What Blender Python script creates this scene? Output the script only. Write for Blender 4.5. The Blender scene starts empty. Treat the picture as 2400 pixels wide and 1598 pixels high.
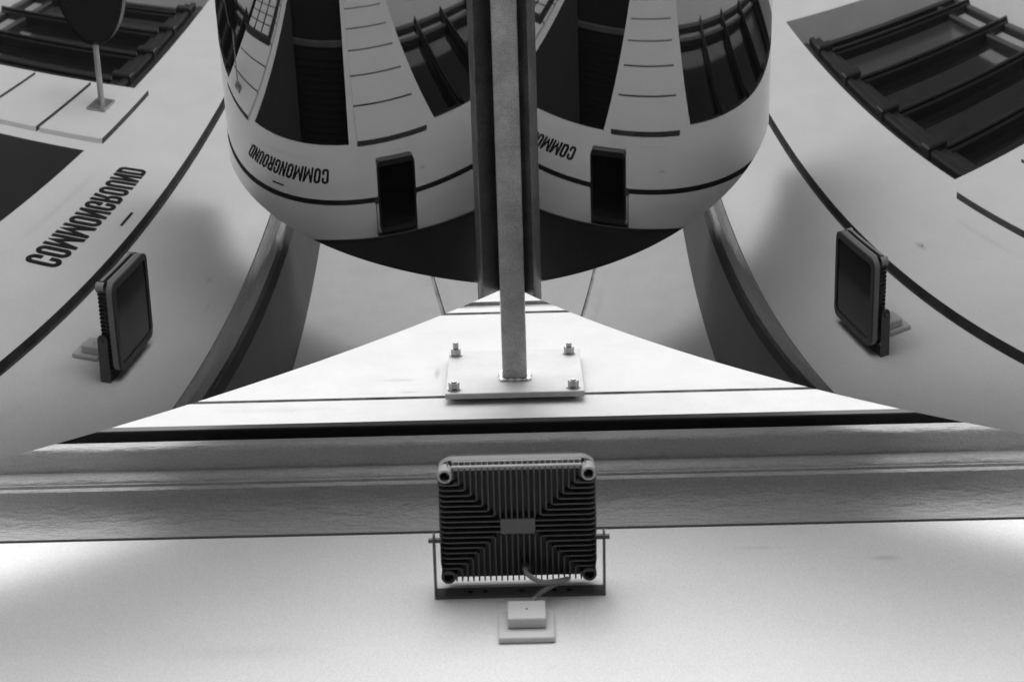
import bpy, bmesh, math, random
from mathutils import Vector, Matrix
random.seed(7)
R = math.radians
EYE = 1.45                       # eye height above the pavement
scene = bpy.context.scene

# ------------------------------------------------------------------ camera
cd = bpy.data.cameras.new('camera')
cam = bpy.data.objects.new('camera', cd)
scene.collection.objects.link(cam)
scene.camera = cam
cd.sensor_width = 36.0
cd.lens = 3656.7 / 2400 * 36
cd.clip_start = 0.02
cd.clip_end = 2000
pitch, roll, yaw = R(70.780), R(0.702), R(0.729)
fwd = Vector((0, math.cos(pitch), math.sin(pitch)))
up = Vector((0, -math.sin(pitch), math.cos(pitch)))
rt = Vector((1, 0, 0))
U = math.cos(roll) * rt - math.sin(roll) * up
V = math.sin(roll) * rt + math.cos(roll) * up
rz = Matrix.Rotation(yaw, 3, 'Z')
U, V, fwd = rz @ U, rz @ V, rz @ fwd
m = Matrix((U, V, -fwd)).transposed().to_4x4()
m.translation = Vector((0.009, -1.05, EYE))
cam.matrix_world = m
cd.dof.use_dof = True
cd.dof.focus_distance = 2.75
cd.dof.aperture_fstop = 9.0

# ------------------------------------------------------------------ sky, sun, exposure
SUN_EL, SUN_AZ = R(38), R(184)          # azimuth clockwise from +Y
w = bpy.data.worlds.new('World')
scene.world = w
w.use_nodes = True
nt = w.node_tree
nt.nodes.clear()
sky = nt.nodes.new('ShaderNodeTexSky')
sky.sky_type = 'NISHITA'
sky.sun_disc = False
sky.sun_elevation = SUN_EL
sky.sun_rotation = SUN_AZ
sky.dust_density = 4.0
bw = nt.nodes.new('ShaderNodeRGBToBW')  # black-and-white film
bg = nt.nodes.new('ShaderNodeBackground')
bg.inputs['Strength'].default_value = 0.15
wo = nt.nodes.new('ShaderNodeOutputWorld')
nt.links.new(sky.outputs[0], bw.inputs[0])
nt.links.new(bw.outputs[0], bg.inputs['Color'])
nt.links.new(bg.outputs[0], wo.inputs['Surface'])
sl = bpy.data.lights.new('sun', 'SUN')
sl.energy = 1.2
sl.angle = R(170)
so = bpy.data.objects.new('sun', sl)
scene.collection.objects.link(so)
sd = Vector((math.sin(SUN_AZ) * math.cos(SUN_EL), math.cos(SUN_AZ) * math.cos(SUN_EL), math.sin(SUN_EL)))
so.rotation_euler = sd.to_track_quat('Z', 'Y').to_euler()
so.location = (0, -8, 12)
vs = scene.view_settings
vs.view_transform = 'Standard'
vs.look = 'None'
vs.gamma = 1
vs.use_curve_mapping = False
vs.exposure = 0.75

# ------------------------------------------------------------------ materials
def gray(name, v, rough=0.8, metal=0.0, var=0.0, vscale=4.0, bump=0.0, bscale=60.0, stretch=(1, 1, 1), spec=0.3, speck=0.0, stains=()):
    mt = bpy.data.materials.new(name)
    mt.use_nodes = True
    n = mt.node_tree
    b = n.nodes['Principled BSDF']
    b.inputs['Base Color'].default_value = (v, v, v, 1)
    b.inputs['Roughness'].default_value = rough
    b.inputs['Metallic'].default_value = metal
    b.inputs['Specular IOR Level'].default_value = spec
    tc = n.nodes.new('ShaderNodeTexCoord')
    mp = n.nodes.new('ShaderNodeMapping')
    mp.inputs['Scale'].default_value = stretch
    n.links.new(tc.outputs['Object'], mp.inputs['Vector'])
    if var or speck:
        nz = n.nodes.new('ShaderNodeTexNoise')
        nz.inputs['Scale'].default_value = vscale
        nz.inputs['Detail'].default_value = 6
        nz.inputs['Roughness'].default_value = 0.65
        n.links.new(mp.outputs[0], nz.inputs['Vector'])
        mr = n.nodes.new('ShaderNodeMapRange')
        mr.inputs['From Min'].default_value = 0.25
        mr.inputs['From Max'].default_value = 0.75
        mr.inputs['To Min'].default_value = v * (1 - var)
        mr.inputs['To Max'].default_value = v * (1 + var)
        n.links.new(nz.outputs['Fac'], mr.inputs['Value'])
        out = mr.outputs[0]
        if speck:
            n2 = n.nodes.new('ShaderNodeTexNoise')
            n2.inputs['Scale'].default_value = 420
            n2.inputs['Detail'].default_value = 2
            n.links.new(tc.outputs['Object'], n2.inputs['Vector'])
            m2 = n.nodes.new('ShaderNodeMapRange')
            m2.inputs['From Min'].default_value = 0.3
            m2.inputs['From Max'].default_value = 0.7
            m2.inputs['To Min'].default_value = 1 - speck
            m2.inputs['To Max'].default_value = 1 + speck
            n.links.new(n2.outputs['Fac'], m2.inputs['Value'])
            mu = n.nodes.new('ShaderNodeMath')
            mu.operation = 'MULTIPLY'
            n.links.new(out, mu.inputs[0])
            n.links.new(m2.outputs[0], mu.inputs[1])
            out = mu.outputs[0]
        for (sx, sz, rx, rz_, amt) in stains:       # old smears and scuffs, at fixed places on the wall
            so_ = n.nodes.new('ShaderNodeMapping')
            so_.vector_type = 'POINT'
            so_.inputs['Location'].default_value = (-sx / rx, 0, -sz / rz_)
            so_.inputs['Scale'].default_value = (1 / rx, 0, 1 / rz_)
            n.links.new(tc.outputs['Object'], so_.inputs['Vector'])
            ln_ = n.nodes.new('ShaderNodeVectorMath')
            ln_.operation = 'LENGTH'
            n.links.new(so_.outputs[0], ln_.inputs[0])
            wob = n.nodes.new('ShaderNodeMath')
            wob.operation = 'ADD'
            n.links.new(ln_.outputs['Value'], wob.inputs[0])
            n.links.new(nz.outputs['Fac'], wob.inputs[1])
            ms = n.nodes.new('ShaderNodeMapRange')
            ms.interpolation_type = 'SMOOTHSTEP'
            ms.inputs['From Min'].default_value = 0.45
            ms.inputs['From Max'].default_value = 1.5
            ms.inputs['To Min'].default_value = 1 - amt
            ms.inputs['To Max'].default_value = 1
            n.links.new(wob.outputs[0], ms.inputs['Value'])
            mu = n.nodes.new('ShaderNodeMath')
            mu.operation = 'MULTIPLY'
            n.links.new(out, mu.inputs[0])
            n.links.new(ms.outputs[0], mu.inputs[1])
            out = mu.outputs[0]
        n.links.new(out, b.inputs['Base Color'])
    if bump:
        bz = n.nodes.new('ShaderNodeTexNoise')
        bz.inputs['Scale'].default_value = bscale
        bz.inputs['Detail'].default_value = 8
        bz.inputs['Roughness'].default_value = 0.6
        n.links.new(mp.outputs[0], bz.inputs['Vector'])
        bp = n.nodes.new('ShaderNodeBump')
        bp.inputs['Strength'].default_value = bump
        bp.inputs['Distance'].default_value = 0.01
        n.links.new(bz.outputs['Fac'], bp.inputs['Height'])
        n.links.new(bp.outputs[0], b.inputs['Normal'])
    return mt

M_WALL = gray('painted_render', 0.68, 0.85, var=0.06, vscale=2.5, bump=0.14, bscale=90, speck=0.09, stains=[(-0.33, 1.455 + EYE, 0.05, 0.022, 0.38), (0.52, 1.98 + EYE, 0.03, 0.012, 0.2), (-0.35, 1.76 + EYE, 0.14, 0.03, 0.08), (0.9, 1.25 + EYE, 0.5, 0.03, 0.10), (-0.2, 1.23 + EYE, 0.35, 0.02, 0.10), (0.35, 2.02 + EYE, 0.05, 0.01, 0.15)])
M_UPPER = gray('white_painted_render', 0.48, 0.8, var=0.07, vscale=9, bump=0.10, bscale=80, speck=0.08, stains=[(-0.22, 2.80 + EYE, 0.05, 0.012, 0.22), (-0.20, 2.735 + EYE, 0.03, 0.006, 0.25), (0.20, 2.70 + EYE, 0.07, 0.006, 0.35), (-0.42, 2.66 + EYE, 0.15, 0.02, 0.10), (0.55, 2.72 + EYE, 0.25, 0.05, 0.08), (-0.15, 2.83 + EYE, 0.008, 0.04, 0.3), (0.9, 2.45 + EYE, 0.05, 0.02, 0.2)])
M_CORNICE = gray('brushed_cornice_plaster', 0.34, 0.5, var=0.14, vscale=9, bump=0.9, bscale=55, stretch=(0.45, 1.5, 1.5), speck=0.14, spec=0.35)
M_SOOT = gray('sooty_ledge', 0.05, 0.9, var=0.5, vscale=14)
M_SOOTJ = gray('sooty_joint', 0.30, 0.9, var=0.6, vscale=14)
M_LEAD = gray('lead_flashing', 0.05, 0.55, var=0.25, vscale=12, bump=0.1, bscale=20)
M_MIRROR = gray('polished_steel', 0.415, 0.012, metal=1.0)
M_EDGE = gray('cut_steel_edge', 0.35, 0.4, metal=1.0)
M_BACK = gray('steel_back', 0.4, 0.45, metal=1.0, var=0.1)
M_POST = gray('mill_steel', 0.42, 0.45, metal=0.8, var=0.32, vscale=22, bump=0.08, bscale=160, speck=0.2)
M_PLATE = gray('galvanised_plate', 0.42, 0.55, metal=0.0, var=0.08, vscale=20, speck=0.05)
M_ZINC = gray('zinc_hardware', 0.32, 0.36, metal=1.0)
M_WELD = gray('weld_bead', 0.75, 0.3, metal=0.8, bump=0.4, bscale=220)
M_SHOULDER = gray('skylit_lamp_shoulder', 0.36, 0.5, var=0.15, vscale=40)  # paler than the black coat: sky light on the outer strip, painted in
M_RIM = gray('skylit_lamp_housing', 0.25, 0.45, spec=0.4)  # housing tone raised to paint in the light its rounded edge catches
M_FIN = gray('black_heat_sink', 0.05, 0.5, spec=0.4)
M_LAMP = gray('black_powder_coat', 0.08, 0.42, var=0.1, vscale=30, spec=0.5)
M_GLASS = gray('lamp_glass', 0.012, 0.12, spec=0.5, var=0.5, vscale=9)
M_CABLE = gray('rubber_cable', 0.22, 0.6)
M_BOX = gray('painted_junction_box', 0.54, 0.5, speck=0.03)
M_INK = gray('black_lettering', 0.012, 0.6)
M_TIMBER = gray('dark_stained_timber', 0.022, 0.35, var=0.3, vscale=8, stretch=(1, 1, 6), spec=0.5)
M_PANE = gray('dark_window_glass', 0.010, 0.06, spec=0.5, var=0.8, vscale=3, stretch=(14, 1, 0.6))
M_FILM = gray('grey_window_film', 0.05, 0.2, spec=0.5)
M_SILL = gray('pale_sill_strip', 0.3, 0.5, var=0.2)
M_REVEAL = gray('grey_door_reveal', 0.12, 0.7, var=0.1)  # doorway returns, darker than the wall face
M_NOSE = gray('worn_nosing', 0.09, 0.5, var=0.5, vscale=12)
M_MAT = gray('black_rubber', 0.012, 0.7)
M_STEP = gray('slate_step', 0.02, 0.5, var=0.3, vscale=20)
M_CARD = gray('pale_card', 0.7, 0.5)
M_PAVE = gray('pavement', 0.07, 0.9, var=0.2, vscale=6, speck=0.1)

# ------------------------------------------------------------------ helpers
C = scene.collection
def obj(name, bm, mat, parent=None, smooth=None):
    me = bpy.data.meshes.new(name)
    bmesh.ops.recalc_face_normals(bm, faces=bm.faces)
    if smooth is not None:
        for f in bm.faces:
            f.smooth = True
        for e in bm.edges:
            if len(e.link_faces) == 2 and e.calc_face_angle(0) > smooth:
                e.smooth = False
    bm.to_mesh(me)
    bm.free()
    for mm in (mat if isinstance(mat, (list, tuple)) else [mat]):
        me.materials.append(mm)
    o = bpy.data.objects.new(name, me)
    C.objects.link(o)
    o.parent = parent
    return o
def tag(o, label, cat, group=None):
    o['label'] = label
    o['category'] = cat
    if group:
        o['group'] = group
    return o
def thing(name, label, cat, loc=(0, 0, 0), group=None):
    o = bpy.data.objects.new(name, None)
    o.empty_display_size = 0.05
    C.objects.link(o)
    o.location = loc
    bpy.context.view_layer.update()
    return tag(o, label, cat, group)
def keep(o):                       # parent without moving: world coordinates were used
    if o.parent:
        o.matrix_parent_inverse = Matrix.Translation(-Vector(o.parent.location)) if o.parent.type == 'EMPTY' else Matrix()
    return o
def add_box(bm, x0, x1, y0, y1, z0, z1, bev=0.0, seg=1):
    b = bmesh.new()
    v = [b.verts.new(c) for c in ((x0, y0, z0), (x1, y0, z0), (x1, y1, z0), (x0, y1, z0), (x0, y0, z1), (x1, y0, z1), (x1, y1, z1), (x0, y1, z1))]
    for f in ((0, 3, 2, 1), (4, 5, 6, 7), (0, 1, 5, 4), (1, 2, 6, 5), (2, 3, 7, 6), (3, 0, 4, 7)):
        b.faces.new([v[i] for i in f])
    if bev:
        bmesh.ops.bevel(b, geom=b.edges[:], offset=bev, segments=seg, affect='EDGES', profile=0.5)
    me = bpy.data.meshes.new('t')
    b.to_mesh(me)
    b.free()
    bm.from_mesh(me)
    bpy.data.meshes.remove(me)
def box(name, dims, mat, parent=None, bev=0.0, seg=1):
    bm = bmesh.new()
    add_box(bm, *dims, bev=bev, seg=seg)
    return keep(obj(name, bm, mat, parent))
def add_cyl(bm, p0, p1, r0, r1=None, n=24, cap=True, rot=0.0):
    p0, p1 = Vector(p0), Vector(p1)
    r1 = r0 if r1 is None else r1
    d = (p1 - p0).normalized()
    a = d.orthogonal().normalized()
    b = d.cross(a)
    A, B = [], []
    for i in range(n):
        t = 2 * math.pi * i / n + rot
        e = math.cos(t) * a + math.sin(t) * b
        A.append(bm.verts.new(p0 + e * r0))
        B.append(bm.verts.new(p1 + e * r1))
    for i in range(n):
        j = (i + 1) % n
        bm.faces.new((A[i], A[j], B[j], B[i]))
    if cap:
        bm.faces.new(A[::-1])
        bm.faces.new(B)
def cyl(name, p0, p1, r0, mat, parent=None, r1=None, n=24, smooth=0.6, rot=0.0):
    bm = bmesh.new()
    add_cyl(bm, p0, p1, r0, r1, n, rot=rot)
    return keep(obj(name, bm, mat, parent, smooth))
def add_tube(bm, pts, r, n=12):
    pts = [Vector(p) for p in pts]
    rings = []
    a = None
    for i, p in enumerate(pts):
        d = (pts[min(i + 1, len(pts) - 1)] - pts[max(i - 1, 0)]).normalized()
        a = d.orthogonal().normalized() if a is None else (a - d * a.dot(d)).normalized()
        b = d.cross(a)
        rings.append([bm.verts.new(p + r * (math.cos(2 * math.pi * k / n) * a + math.sin(2 * math.pi * k / n) * b)) for k in range(n)])
    for s, t in zip(rings, rings[1:]):
        for k in range(n):
            bm.faces.new((s[k], s[(k + 1) % n], t[(k + 1) % n], t[k]))
    bm.faces.new(rings[0][::-1])
    bm.faces.new(rings[-1])
def spline(pts, n=10):
    P = [Vector(p) for p in pts]
    P = [P[0] * 2 - P[1]] + P + [P[-1] * 2 - P[-2]]
    out = []
    for i in range(1, len(P) - 2):
        for k in range(n):
            t = k / n
            a, b, c, d = P[i - 1:i + 3]
            out.append(0.5 * (2 * b + (c - a) * t + (2 * a - 5 * b + 4 * c - d) * t * t + (3 * b - a - 3 * c + d) * t ** 3))
    out.append(P[-2])
    return out
def prism(name, poly, axis, a0, a1, mat, parent=None, smooth=None):
    """extrude a 2-D polygon: axis 'x' -> (y,z) points, 'y' -> (x,z), 'z' -> (x,y)"""
    bm = bmesh.new()
    def P(p, a):
        return (a, p[0], p[1]) if axis == 'x' else (p[0], a, p[1]) if axis == 'y' else (p[0], p[1], a)
    A = [bm.verts.new(P(p, a0)) for p in poly]
    B = [bm.verts.new(P(p, a1)) for p in poly]
    n = len(poly)
    bm.faces.new(A)
    bm.faces.new(B[::-1])
    for i in range(n):
        bm.faces.new((A[i], B[i], B[(i + 1) % n], A[(i + 1) % n]))
    return keep(obj(name, bm, mat, parent, smooth))
def rrect(x0, x1, y0, y1, r, n=6):
    out = []
    for cx, cy, a in ((x1 - r, y1 - r, 0), (x0 + r, y1 - r, 90), (x0 + r, y0 + r, 180), (x1 - r, y0 + r, 270)):
        for k in range(n + 1):
            t = R(a + 90 * k / n)
            out.append((cx + r * math.cos(t), cy + r * math.sin(t)))
    return out

Z = EYE                            # heights below were measured from the eye
# ------------------------------------------------------------------ ground
bm = bmesh.new()
bmesh.ops.create_grid(bm, x_segments=1, y_segments=1, size=300)
o = obj('pavement', bm, M_PAVE)
o['kind'] = 'structure'

# ------------------------------------------------------------------ building
house = thing('building', 'pale rendered building front with a moulded cornice and dark shop windows', 'building', (0, 0, 0))
YL = -0.022                        # face of the lower wall
XL, XR = -6.0, 7.5
def relief(name, xs, zs, depth, mats, parent):
    """wall face as a grid of cells, each at its own depth y (material index per cell), with the returns between"""
    bm = bmesh.new()
    nx, nz = len(xs) - 1, len(zs) - 1
    cell = [[depth(0.5 * (xs[i] + xs[i + 1]), 0.5 * (zs[j] + zs[j + 1])) for j in range(nz)] for i in range(nx)]
    def face(pts, mi):
        f = bm.faces.new([bm.verts.new(p) for p in pts])
        f.material_index = mi
    for i in range(nx):
        for j in range(nz):
            y, mi = cell[i][j][:2]
            x0, x1, z0, z1 = xs[i], xs[i + 1], zs[j], zs[j + 1]
            face(((x0, y, z0), (x1, y, z0), (x1, y, z1), (x0, y, z1)), mi)
            if i + 1 < nx:
                y2, m2 = cell[i + 1][j][:2]
                if abs(y - y2) > 1e-6:
                    deep = cell[i][j] if y > y2 else cell[i + 1][j]
                    face(((x1, y, z0), (x1, y2, z0), (x1, y2, z1), (x1, y, z1)), deep[2])
            if j + 1 < nz:
                y2, m2 = cell[i][j + 1][:2]
                if abs(y - y2) > 1e-6:
                    deep = cell[i][j] if y > y2 else cell[i][j + 1]
                    face(((x0, y, z1), (x1, y, z1), (x1, y2, z1), (x0, y2, z1)), deep[2])
    bmesh.ops.remove_doubles(bm, verts=bm.verts, dist=1e-5)
    me = bpy.data.meshes.new(name)
    bm.to_mesh(me)
    bm.free()
    for mm in mats:
        me.materials.append(mm)
    o = bpy.data.objects.new(name, me)
    C.objects.link(o)
    o.parent = parent
    return o
W0, W1 = -3.10, -0.64              # window beside the pier
D0, D1 = 0.253, 1.46               # doorway
V0, V1 = 2.36, 4.82                # second window
SILL, HEAD, LINTEL = -0.93 + Z, 1.035 + Z, 1.10 + Z
G0, G1 = 1.605 + Z, 1.648 + Z
TOP = 2.092 + Z
def lower(x, z):
    if G0 < z < G1:
        return (YL + 0.022, 1, 1)
    if W0 < x < W1 and SILL < z < HEAD or V0 < x < V1 and SILL < z < HEAD:
        return (0.17, 2, 0)
    if D0 < x < D1 and z < LINTEL:
        return (1.0, 2, 3)
    return (YL, 0, 0)
relief('wall', [XL, W0, W1, D0, D1, V0, V1, XR], [0, SILL, HEAD, LINTEL, G0, G1, TOP], lower, [M_WALL, M_SOOT, M_PANE, M_REVEAL], house)
T0 = 2.28 + Z
def upper(x, z):
    z -= Z
    if 2.699 < z < 2.712:
        return (0.004, 1, 1)
    if 3.190 < z < 3.205:
        return (0.005, 1, 1)
    if 3.236 < z < 3.278:
        return (0.008, 1, 1)
    return (0.0, 0, 0)
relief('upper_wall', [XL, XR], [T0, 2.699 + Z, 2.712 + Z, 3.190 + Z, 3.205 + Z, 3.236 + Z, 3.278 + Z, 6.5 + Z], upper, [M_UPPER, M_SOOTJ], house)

# cornice profile (y, z)
prof = [(0.25, 2.0925), (-0.010, 2.0925), (-0.010, 2.0975), (-0.0235, 2.0975)]
for k in range(13):                # cove
    t = R(90 * k / 12)
    prof.append((-0.024 - 0.044 * (1 - math.cos(t)), 2.101 + 0.057 * math.sin(t)))
prof += [(-0.073, 2.158), (-0.075, 2.161), (-0.075, 2.167), (-0.079, 2.168)]
for k in range(9):                 # ovolo
    t = R(90 * k / 8)
    prof.append((-0.080 - 0.009 * math.sin(t), 2.194 - 0.024 * math.cos(t)))
for k in range(9):                 # flat soffit with a rounded nose
    t = R(90 * k / 8)
    prof.append((-0.118 - 0.008 * math.sin(t), 2.205 - 0.009 * math.cos(t)))
prof += [(-0.126, 2.220), (-0.096, 2.224), (-0.096, 2.240), (0.0, 2.284), (0.25, 2.284)]
cor = prism('cornice', [(y, z + Z) for y, z in prof], 'x', XL, XR, M_CORNICE, house, smooth=0.6)
fl = [(-0.001, 2.305), (-0.136, 2.257), (-0.137, 2.239), (-0.1345, 2.239), (-0.1335, 2.2545), (-0.001, 2.3015)]
prism('flashing', [(y, z + Z) for y, z in fl], 'x', XL, XR, M_LEAD, cor)

# rusticated blocks on the piers
def blocks(x0, x1, tops, parent):
    for a, b in zip(tops, tops[1:]):
        bm = bmesh.new()
        add_box(bm, x0, x1, YL - 0.016, YL + 0.01, b + 0.010 + Z, a - 0.010 + Z, bev=0.0015)
        o = obj('block', bm, [M_WALL, M_SOOT], parent)
        for f in o.data.polygons:
            if f.normal.z > 0.5:
                f.material_index = 1
blocks(-0.515, 0.172, [1.138, 0.735, 0.345, -0.03, -0.40, -0.78, -1.16, -1.44], house)
blocks(1.565, 2.285, [1.165, 0.785, 0.395, 0.005, -0.385, -0.78, -1.16, -1.44], house)

# shop windows
def window(x0, x1, sgn):
    """timber shopfront in the opening; the near jamb is at x0 (sgn = direction into the opening)"""
    yb, yf, yg = 0.168, 0.10, 0.132
    lo, hi = min(x0, x1), max(x0, x1)
    head = bmesh.new()
    add_box(head, lo, hi, yf, yb, 0.64 + Z, HEAD, bev=0.004)
    f = keep(obj('window', head, M_TIMBER, house))
    mull = [0.56, 1.10, 1.67, 2.22]
    for a, b in ((lo, lo + 0.06), (hi - 0.06, hi)):
        box('frame', (a, b, yf, yb, SILL, 0.64 + Z), M_TIMBER, f, 0.003)
    for z0, z1, py in ((0.80, 0.86, 0.020), (0.735, 0.785, 0.036), (0.665, 0.715, 0.026)):
        box('moulding', (lo, hi, yf - py, yf - 0.001, z0 + Z, z1 + Z), M_TIMBER, f, 0.007, 2)
    for z0, z1, y in ((0.575, 0.625, yf + 0.004), (-0.70, -0.655, yf + 0.006), (-0.93, -0.875, yf + 0.002)):
        box('rail', (lo + 0.06, hi - 0.06, y, yb, z0 + Z, z1 + Z), M_TIMBER, f, 0.006)
    for q in mull:
        x = x0 + sgn * q
        box('mullion', (x - 0.030, x + 0.030, yf - 0.006, yb, SILL, 0.64 + Z), M_TIMBER, f, 0.006)
        box('bead', (x - 0.012, x + 0.012, yf - 0.020, yf - 0.0065, SILL, 0.64 + Z), M_TIMBER, f, 0.005)
        box('corbel', (x - 0.040, x + 0.040, yf - 0.050, yf - 0.002, 0.655 + Z, 0.80 + Z), M_TIMBER, f, 0.006)
    ed = [0.06] + mull + [abs(x1 - x0) - 0.06]
    for k, (a, b) in enumerate(zip(ed, ed[1:])):
        xa, xb = sorted((x0 + sgn * a, x0 + sgn * b))
        box('pane', (xa, xb, yg, yg + 0.006, SILL + 0.02, 0.62 + Z), M_FILM if k == 3 else M_PANE, f)
        xa, xb = xa + 0.035, xb - 0.035
        box('frosted_band', (xa, xb, yg - 0.002, yg - 0.0003, -0.855 + Z, -0.725 + Z), M_SILL, f)
    box('sill', (lo + 0.001, hi - 0.001, YL - 0.004, 0.099, SILL - 0.03, SILL - 0.0005), M_WALL, f, 0.003)
window(W1, W0, -1)
window(V0, V1, 1)

# doorway: raised floor, nosing, door at the back
FL = -1.25 + Z
step = box('doorstep', (D0 + 0.001, D1 - 0.001, YL - 0.02, 0.99, 0, FL), M_STEP, house, 0.004)
box('nosing', (D0 + 0.001, D1 - 0.001, 0.185, 0.215, FL, FL + 0.008), M_NOSE, step, 0.003)
door = box('door', (D0 + 0.08, D1 - 0.08, 0.93, 0.98, FL, 2.1 + FL), M_TIMBER, house, 0.004)
box('pane', (D0 + 0.22, D1 - 0.22, 0.922, 0.93, FL + 0.5, FL + 1.95), M_PANE, door)
cyl('handle', (D0 + 0.16, 0.90, FL + 0.9), (D0 + 0.16, 0.90, FL + 1.3), 0.012, M_ZINC, door)

# entrance mat
mat = thing('entrance_mat', 'black ribbed entrance mat lying inside the doorway', 'mat', ((D0 + D1) / 2, 0.5, FL))
box('backing', (D0 + 0.02, D1 - 0.02, 0.235, 0.9, FL + 0.0005, FL + 0.004), M_MAT, mat)
for k in range(20):
    y = 0.245 + k * 0.032
    box('rib', (D0 + 0.02, D1 - 0.02, y, y + 0.026, FL + 0.004, FL + 0.007), M_MAT, mat)

# ------------------------------------------------------------------ mirrored canopy on its post
XA, ZA, YE, EX, EZ = -0.00306, 2.7909, -0.1885, -0.005, -0.035
PH = {'L': (53.569, -18.748, 6.032, -5.063, 0.438), 'R': (57.43, -26.822, -1.5, 0.022, 0.475)}
KK = {'L': 0.016, 'R': 0.027}
SM = {'L': 1.55, 'R': 1.41}
YOUT = -0.95
can = thing('mirrored_canopy', 'mirror-polished steel canopy of two flared wings on a square post bolted to the wall', 'sculpture', (0, -0.02, 2.73 + Z))
def wing(side, label):
    sg = -1 if side == 'L' else 1
    n = 620
    smax = SM[side]
    ds = smax / n
    c = PH[side]
    ang = lambda s: R(c[0] + c[1] * s + c[2] * s * s + c[3] * s ** 3 + c[4] * s ** 4)
    x = z = 0.0
    bm = bmesh.new()
    rows = []
    th = 0.004
    for i in range(n + 1):
        s = i * ds
        if i:
            a = 0.5 * (ang(s) + ang(s - ds))
            x += math.cos(a) * ds
            z -= math.sin(a) * ds
        a = ang(s)
        nx, nz = sg * math.sin(a), math.cos(a)       # upward normal
        row = []
        for y in (YE + KK[side] * s, YOUT):
            px, pz = XA + sg * x - EX * y, ZA + z - EZ * y + Z
            row.append(bm.verts.new((px, y, pz)))
            row.append(bm.verts.new((px + nx * th, y, pz + nz * th)))
        rows.append(row)
    mi = {}
    for r0, r1 in zip(rows, rows[1:]):
        f = bm.faces.new((r0[0], r1[0], r1[2], r0[2])); f.material_index = 0
        f = bm.faces.new((r0[1], r0[3], r1[3], r1[1])); f.material_index = 1
        f = bm.faces.new((r0[0], r0[1], r1[1], r1[0])); f.material_index = 2
        f = bm.faces.new((r0[2], r1[2], r1[3], r0[3])); f.material_index = 2
    r = rows[0]; bm.faces.new((r[0], r[2], r[3], r[1])).material_index = 2
    r = rows[-1]; bm.faces.new((r[0], r[1], r[3], r[2])).material_index = 2
    o = keep(obj('mirror_wing', bm, [M_MIRROR, M_BACK, M_EDGE], can, smooth=0.5))
    o['label'] = label
    return o
wing('L', 'left wing of polished mirror steel')
wing('R', 'right wing of polished mirror steel')
# square post under the ridge, following its slight fall
bm = bmesh.new()
PWH, PZ0, PZ1, XP = 0.023, 2.7307, 2.7307 + 0.038, 0.0005
sec = rrect(-PWH, PWH, 0, PZ1 - PZ0, 0.0025, 3)
A, B = [], []
for (a, b) in sec:
    for y, lst in ((-0.0195, A), (-0.93, B)):
        lst.append(bm.verts.new((XP + a - EX * (y + 0.02), y, PZ0 + b - EZ * (y + 0.02) + Z)))
bm.faces.new(A)
bm.faces.new(B[::-1])
for i in range(len(sec)):
    j = (i + 1) % len(sec)
    bm.faces.new((A[i], B[i], B[j], A[j]))
keep(obj('support_post', bm, M_POST, can, smooth=0.9))
plate = box('base_plate', (-0.128, 0.128, -0.020, -0.009, 2.668 + Z, 2.902 + Z), M_PLATE, can, 0.0012)
for (bx, bz, st) in ((-0.112, 2.690, 0.002), (0.108, 2.688, 0.002), (-0.114, 2.876, 0.013), (0.107, 2.873, 0.008)):
    cyl('washer', (bx, -0.020, bz + Z), (bx, -0.0225, bz + Z), 0.0125, M_ZINC, plate)
    cyl('nut', (bx, -0.0225, bz + Z), (bx, -0.0345, bz + Z), 0.0102, M_ZINC, plate, n=6, smooth=None, rot=random.random())
    cyl('bolt', (bx, 0.03, bz + Z), (bx, -0.0345 - st, bz + Z), 0.0056, M_ZINC, plate, n=16)
# weld: a row of overlapping beads round the post foot
bm = bmesh.new()
for side in range(4):
    for k in range(9):
        t = -1 + 2 * (k + 0.5) / 9
        if side == 0: c = (XP + t * 0.026, 2.7287)
        elif side == 1: c = (XP + t * 0.026, PZ1 + 0.002)
        else: c = (XP + (0.0255 if side == 2 else -0.0255), 2.7307 + (t + 1) * 0.019)
        mt = Matrix.Translation((c[0], -0.0215, c[1] + Z)) @ Matrix.Diagonal((1.2, 1, 1, 1))
        bmesh.ops.create_icosphere(bm, subdivisions=2, radius=0.0046 * random.uniform(0.65, 1.35), matrix=mt)
keep(obj('weld_bead', bm, M_WELD, plate, smooth=3))

# ------------------------------------------------------------------ floodlight
FX0, FX1, FY0, FY1 = -0.105, 0.109, -0.213, -0.041       # FY0 = outer end
lamp = thing('floodlight', 'black finned floodlight on a U-bracket fixed to the wall, facing up', 'floodlight', (0.002, YL, 1.888 + Z))
prism('housing', rrect(FX0, FX1, FY0, FY1, 0.020), 'z', 1.9215 + Z, 1.936 + Z, M_RIM, lamp, smooth=0.6)
prism('heat_sink', rrect(FX0 + 0.005, FX1 - 0.005, FY0 + 0.010, FY1 - 0.0045, 0.014), 'z', 1.9085 + Z, 1.9212 + Z, M_FIN, lamp, smooth=0.6)
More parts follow.
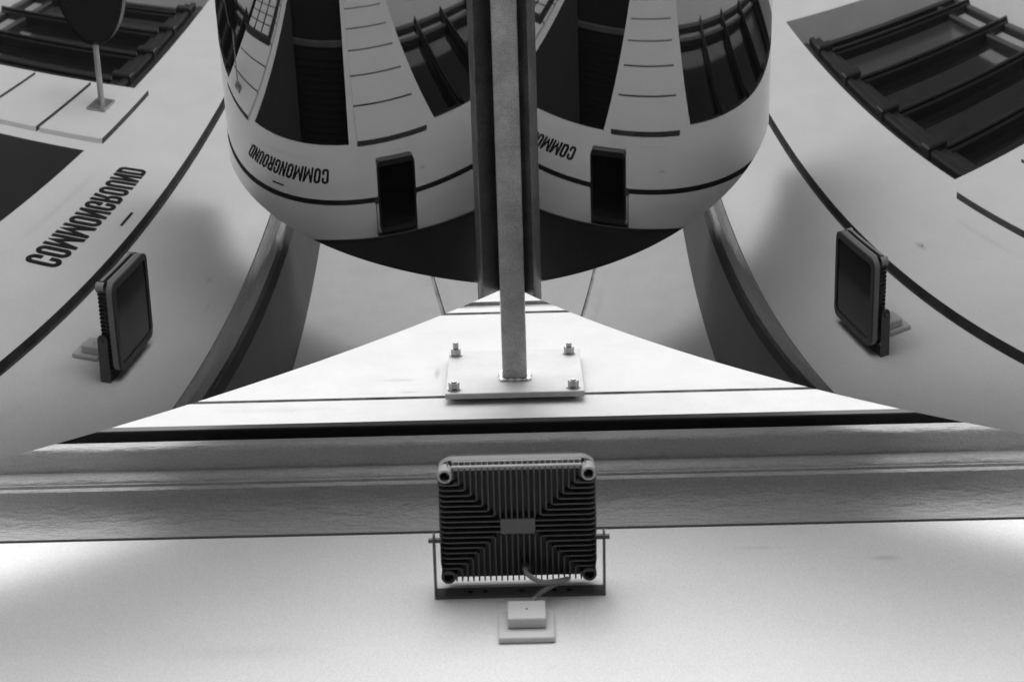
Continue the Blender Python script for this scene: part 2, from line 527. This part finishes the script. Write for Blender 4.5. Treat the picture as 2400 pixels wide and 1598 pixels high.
# raised front rim and the glass inside it
bm = bmesh.new()
o1, i1 = rrect(FX0, FX1, FY0, FY1, 0.020), rrect(FX0 + 0.012, FX1 - 0.012, FY0 + 0.012, FY1 - 0.012, 0.010)
loops = [[bm.verts.new((x, y, z + Z)) for x, y in lp] for lp, z in ((o1, 1.9355), (o1, 1.9410), (i1, 1.9410), (i1, 1.9355))]
for a, b in zip(loops, loops[1:] + loops[:1]):
    for i in range(len(a)):
        j = (i + 1) % len(a)
        bm.faces.new((a[i], a[j], b[j], b[i]))
keep(obj('front_rim', bm, M_FIN, lamp, smooth=0.6))
prism('glass', rrect(FX0 + 0.0122, FX1 - 0.0122, FY0 + 0.0122, FY1 - 0.0122, 0.010), 'z', 1.9362 + Z, 1.9378 + Z, M_GLASS, lamp)
cxl, cyl_ = (FX0 + FX1) / 2, (FY0 + FY1) / 2
hx, hy, pt = (FX1 - FX0) / 2 - 0.001, (FY1 - FY0) / 2 - 0.001, 0.0077
zb0, zb1 = 1.8935 + Z, 1.9145 + Z
fw = 0.0010
nxf = 12
def fin(poly, axis, c):
    prism('fin', poly, axis, c - fw, c + fw, M_FIN, lamp)
for k in range(-nxf, nxf + 1):
    x = cxl + k * pt
    ln = min(hx - abs(k) * pt - 0.006, hy - 0.012)
    if ln < 0.006:
        continue
    for s in (-1, 1):
        ye, yi = cyl_ + s * hy, cyl_ + s * (hy - ln)
        fin([(yi, zb1), (yi, zb0), (ye - s * 0.008, zb0), (ye - s * 0.0015, zb0 + 0.0055), (ye, 1.9214 + Z), (ye - s * 0.012, 1.9214 + Z), (ye - s * 0.012, zb1)], 'x', x)
nyf = 9
for k in range(-nyf, nyf + 1):
    y = cyl_ + k * pt
    dy = hy - abs(k) * pt
    ln = min(dy + 0.004, hx - 0.023) if abs(k) > 1 else hx - 0.0235
    if ln < 0.006:
        continue
    for s in (-1, 1):
        xe, xi = cxl + s * hx, cxl + s * (hx - ln)
        fin([(xi, zb1), (xi, zb0 + 0.0005), (xe - s * 0.008, zb0 + 0.0005), (xe - s * 0.0015, zb0 + 0.0055), (xe, 1.9214 + Z), (xe - s * 0.012, 1.9214 + Z), (xe - s * 0.012, zb1)], 'y', y)
box('name_pad', (cxl - 0.0235, cxl + 0.0235, cyl_ - 0.0115, cyl_ + 0.0115, zb0 - 0.0003, zb1), M_LAMP, lamp, 0.001)
for sx in (-1, 1):
    for sy in (-1, 1):
        px, py = cxl + sx * (hx - 0.0105), cyl_ + sy * (hy - 0.0105)
        bm = bmesh.new()
        n = 20
        rr = [(0.0100, zb1), (0.0100, zb0 + 0.001), (0.0092, zb0), (0.0068, zb0), (0.0068, zb0 + 0.014)]
        rings = [[bm.verts.new((px + r_ * math.cos(2 * math.pi * i / n), py + r_ * math.sin(2 * math.pi * i / n), z_)) for i in range(n)] for r_, z_ in rr]
        for a, b in zip(rings, rings[1:]):
            for i in range(n):
                bm.faces.new((a[i], a[(i + 1) % n], b[(i + 1) % n], b[i]))
        bm.faces.new(rings[-1]).material_index = 1
        keep(obj('screw_boss', bm, [M_SHOULDER if sy < 0 else M_FIN, M_INK], lamp, smooth=0.6))  # outer bosses get the painted-in lit tone, wall-side ones stay dark
# U-bracket
bz0, bz1 = 1.889 + Z, 1.915 + Z
brk = box('bracket', (-0.1135, 0.1195, YL - 0.0035, YL - 0.0005, bz0, bz1), M_LAMP, lamp, 0.0006)
for x in (-0.112, 0.118):
    leg = [(YL - 0.0005, bz0), (YL - 0.0005, bz1)]
    for k in range(11):
        t = R(90 - 180 * k / 10)
        leg.append((-0.104 - 0.0115 * math.cos(t), 1.9035 + Z + 0.0125 * math.sin(t)))
    prism('arm', leg, 'x', x - 0.0013, x + 0.0013, M_LAMP, brk)
    s = 1 if x > 0 else -1
    cyl('pivot_bolt', (x - s * 0.012, -0.104, 1.917 + Z - 0.0135), (x + s * 0.0075, -0.104, 1.917 + Z - 0.0135), 0.0038, M_LAMP, lamp, n=6, smooth=None)
for x in (-0.065, -0.045, 0.005, 0.05, 0.07):
    cyl('slot', (x, YL - 0.0034, 1.902 + Z), (x, YL - 0.0042, 1.902 + Z), 0.0034, M_INK, brk, n=12)
cyl('cable_gland', (0.011, -0.066, zb1), (0.011, -0.066, zb0 - 0.006), 0.0062, M_LAMP, lamp, r1=0.0048)
bm = bmesh.new()
add_tube(bm, spline([(0.011, -0.066, 1.889 + Z), (0.013, -0.067, 1.872 + Z), (0.030, -0.060, 1.862 + Z), (0.052, -0.054, 1.874 + Z), (0.068, -0.049, 1.889 + Z), (0.056, -0.043, 1.891 + Z), (0.031, -0.039, 1.871 + Z), (0.018, -0.037, 1.846 + Z), (0.0145, -0.036, 1.836 + Z)], 8), 0.0033)
tag(obj('power_cable', bm, M_CABLE, smooth=3), 'dark looped cable running from the floodlight to the small wall box', 'cable')

jb = thing('junction_box', 'small square painted junction box on the wall below the floodlight', 'junction box', (0.0105, YL, 1.767 + Z))
box('base', (-0.026, 0.047, -0.0305, -0.0225, 1.767 + Z, 1.838 + Z), M_BOX, jb, 0.0012)
cov = box('cover', (-0.014, 0.036, -0.0455, -0.0305, 1.790 + Z, 1.838 + Z), M_BOX, jb, 0.0012)
cyl('screw', (0.011, -0.0455, 1.815 + Z), (0.011, -0.0462, 1.815 + Z), 0.0018, M_CABLE, cov, n=12)

# ------------------------------------------------------------------ lettering
txt = thing('wall_lettering', 'black condensed capitals reading COMMONGROUND on the wall above the doorway', 'lettering', (0.441, YL, 1.337 + Z))
LW, LH, LT, LM, LG = 0.0630, 0.135, 0.0212, 0.088, 0.0115
def stadium(x0, x1, z0, z1, rx, rzz, n=8):
    out = []
    for cx, cz, a in ((x1 - rx, z1 - rzz, 0), (x0 + rx, z1 - rzz, 90), (x0 + rx, z0 + rzz, 180), (x1 - rx, z0 + rzz, 270)):
        for k in range(n + 1):
            t = R(a + 90 * k / n)
            out.append((cx + rx * math.cos(t), cz + rzz * math.sin(t)))
    return out
def strip(outer, inner, skip):
    q = []
    n = len(outer)
    for i in range(n):
        if i not in skip:
            j = (i + 1) % n
            q.append([outer[i], outer[j], inner[j], inner[i]])
    return q
def bar(x0, x1, z0, z1):
    return [[(x0, z0), (x1, z0), (x1, z1), (x0, z1)]]
def ringletter(w=LW, h=LH, z0=0.0, skip=()):
    t = LT
    return strip(stadium(0, w, z0, h, w * 0.5, w * 0.46), stadium(t, w - t, z0 + t * 0.9, h - t * 0.9, w * 0.5 - t, w * 0.40 - t * 0.7), skip)
def glyph(ch):
    w, h, t = LW, LH, LT
    if ch == 'O':
        return ringletter(), w
    if ch in 'CG':
        # index 35 joins the last to the first corner: the straight right side
        q = ringletter(skip=(35,))
        q += bar(w - t, w, h * 0.62, h - w * 0.44)
        if ch == 'C':
            q += bar(w - t, w, w * 0.44, h * 0.38)
        else:
            q += bar(w - t, w, w * 0.44, h * 0.50) + bar(w * 0.52, w - t, h * 0.38, h * 0.50)
        return q, w
    if ch == 'U':
        q = ringletter(skip=tuple(range(0, 18)) + (35,))
        q = [p for p in q if max(c[1] for c in p) < h * 0.5]
        return q + bar(0, t, w * 0.46, h) + bar(w - t, w, w * 0.46, h), w
    if ch == 'D':
        o, i = stadium(0, w, 0, h, w * 0.5, w * 0.46), stadium(t, w - t, t * 0.9, h - t * 0.9, w * 0.5 - t, w * 0.40 - t * 0.7)
        q = [p for p in strip(o, i, ()) if min(c[0] for c in p) >= w * 0.5 - 1e-6]
        return q + bar(0, t, 0, h) + bar(t, w * 0.5, 0, t * 0.9) + bar(t, w * 0.5, h - t * 0.9, h), w
    if ch == 'R':
        zm = h * 0.44
        o, i = stadium(0, w, zm, h, w * 0.5, w * 0.42), stadium(t, w - t, zm + t * 0.9, h - t * 0.9, w * 0.5 - t, w * 0.38 - t * 0.7)
        q = [p for p in strip(o, i, ()) if min(c[0] for c in p) >= w * 0.5 - 1e-6]
        q += bar(0, t, 0, h) + bar(t, w * 0.5, zm, zm + t * 0.9) + bar(t, w * 0.5, h - t * 0.9, h)
        q += [[(w - t * 1.05, 0), (w + 0.002, 0), (w * 0.78, zm), (w * 0.50, zm)]]
        return q, w
    if ch == 'N':
        s = t * 0.9
        q = bar(0, s, 0, h) + bar(w - s, w, 0, h) + [[(s, h), (s, h * 0.62), (w - s, 0), (w - s, h * 0.38)]]
        return q, w
    if ch == 'M':
        w2, s = LM, t * 0.9
        q = bar(0, s, 0, h) + bar(w2 - s, w2, 0, h)
        m_ = w2 / 2
        q += [[(s, h), (s, h * 0.60), (m_, 0), (m_, h * 0.40)], [(w2 - s, h), (m_, h * 0.40), (m_, 0), (w2 - s, h * 0.60)]]
        return q, w2
word = 'COMMONGROUND'
tot = sum(glyph(c)[1] for c in word) + LG * (len(word) - 1)
sc = 0.910 / tot
cx = 0.441
for ch in word:
    q, wd = glyph(ch)
    bm = bmesh.new()
    for p in q:
        lo = [bm.verts.new((cx + a * sc, YL - 0.0022, b + 1.337 + Z)) for a, b in p]
        f = bm.faces.new(lo)
    bmesh.ops.remove_doubles(bm, verts=bm.verts, dist=1e-5)
    ex = bmesh.ops.extrude_face_region(bm, geom=bm.faces[:])
    for v in ex['geom']:
        if isinstance(v, bmesh.types.BMVert):
            v.co.y = YL - 0.0004
    keep(obj('letter', bm, M_INK, txt))
    cx += (wd + LG) * sc
tag(box('wall_slot', (0.826, 0.943, YL - 0.002, YL - 0.0005, 1.544 + Z, 1.555 + Z), M_INK), 'short black dash on the wall between the lettering and the groove above', 'mark')
# plugged drill hole with its smear
cyl('drill_hole', (-0.33, YL + 0.001, 1.45 + Z), (-0.33, YL - 0.0006, 1.45 + Z), 0.004, M_CABLE, house, n=14)

# ------------------------------------------------------------------ round projecting sign
sg_ = thing('projecting_sign', 'round dark blade sign on a steel pole fixed to the right-hand pier', 'sign', (1.965, YL - 0.016, 0.98 + Z))
box('wall_plate', (1.885, 2.045, YL - 0.024, YL - 0.0165, 0.925 + Z, 1.035 + Z), M_POST, sg_, 0.002)
cyl('pole', (1.965, YL - 0.024, 0.985 + Z), (1.965, -0.252, 0.985 + Z), 0.017, M_POST, sg_)
cyl('disc', (1.940, -0.447, 0.985 + Z), (1.990, -0.447, 0.985 + Z), 0.205, M_INK, sg_, n=64)
bm = bmesh.new()
add_cyl(bm, (1.936, -0.447, 0.985 + Z), (1.994, -0.447, 0.985 + Z), 0.212, n=64, cap=False)
add_cyl(bm, (1.936, -0.447, 0.985 + Z), (1.994, -0.447, 0.985 + Z), 0.2055, n=64, cap=False)
keep(obj('rim', bm, M_TIMBER, sg_, smooth=0.6))

# ------------------------------------------------------------------ framed board with pale cards
nb = thing('notice_board', 'dark framed board holding a grid of pale cards on the right-hand pier', 'notice board', (1.94, YL - 0.016, -0.95 + Z))
y0 = YL - 0.0165
box('backing', (1.63, 2.25, y0 - 0.016, y0, -0.98 + Z, 0.03 + Z), M_INK, nb)
for d in ((1.60, 1.63, -1.01, 0.06), (2.25, 2.28, -1.01, 0.06), (1.63, 2.25, 0.03, 0.06), (1.63, 2.25, -1.01, -0.98)):
    box('frame', (d[0], d[1], y0 - 0.03, y0, d[2] + Z, d[3] + Z), M_TIMBER, nb, 0.003)
for i in range(3):
    for j in range(5):
        x, z = 1.655 + i * 0.20, 0.0 - (j + 1) * 0.192
        box('card', (x, x + 0.165, y0 - 0.019, y0 - 0.0161, z + Z, z + 0.158 + Z), M_CARD, nb)
# shoulder along the outer side of the lamp, carrying the row of slots
bm = bmesh.new()
for a, b, c, d in ((FX0 + 0.02, FX1 - 0.02, 1.8995, 1.9055), (FX0 + 0.02, FX1 - 0.02, 1.917, 1.9214)):
    add_box(bm, a, b, FY0 + 0.0003, FY0 + 0.006, c + Z, d + Z, bev=0.0008)
keep(obj('slotted_shoulder', bm, M_SHOULDER, lamp))
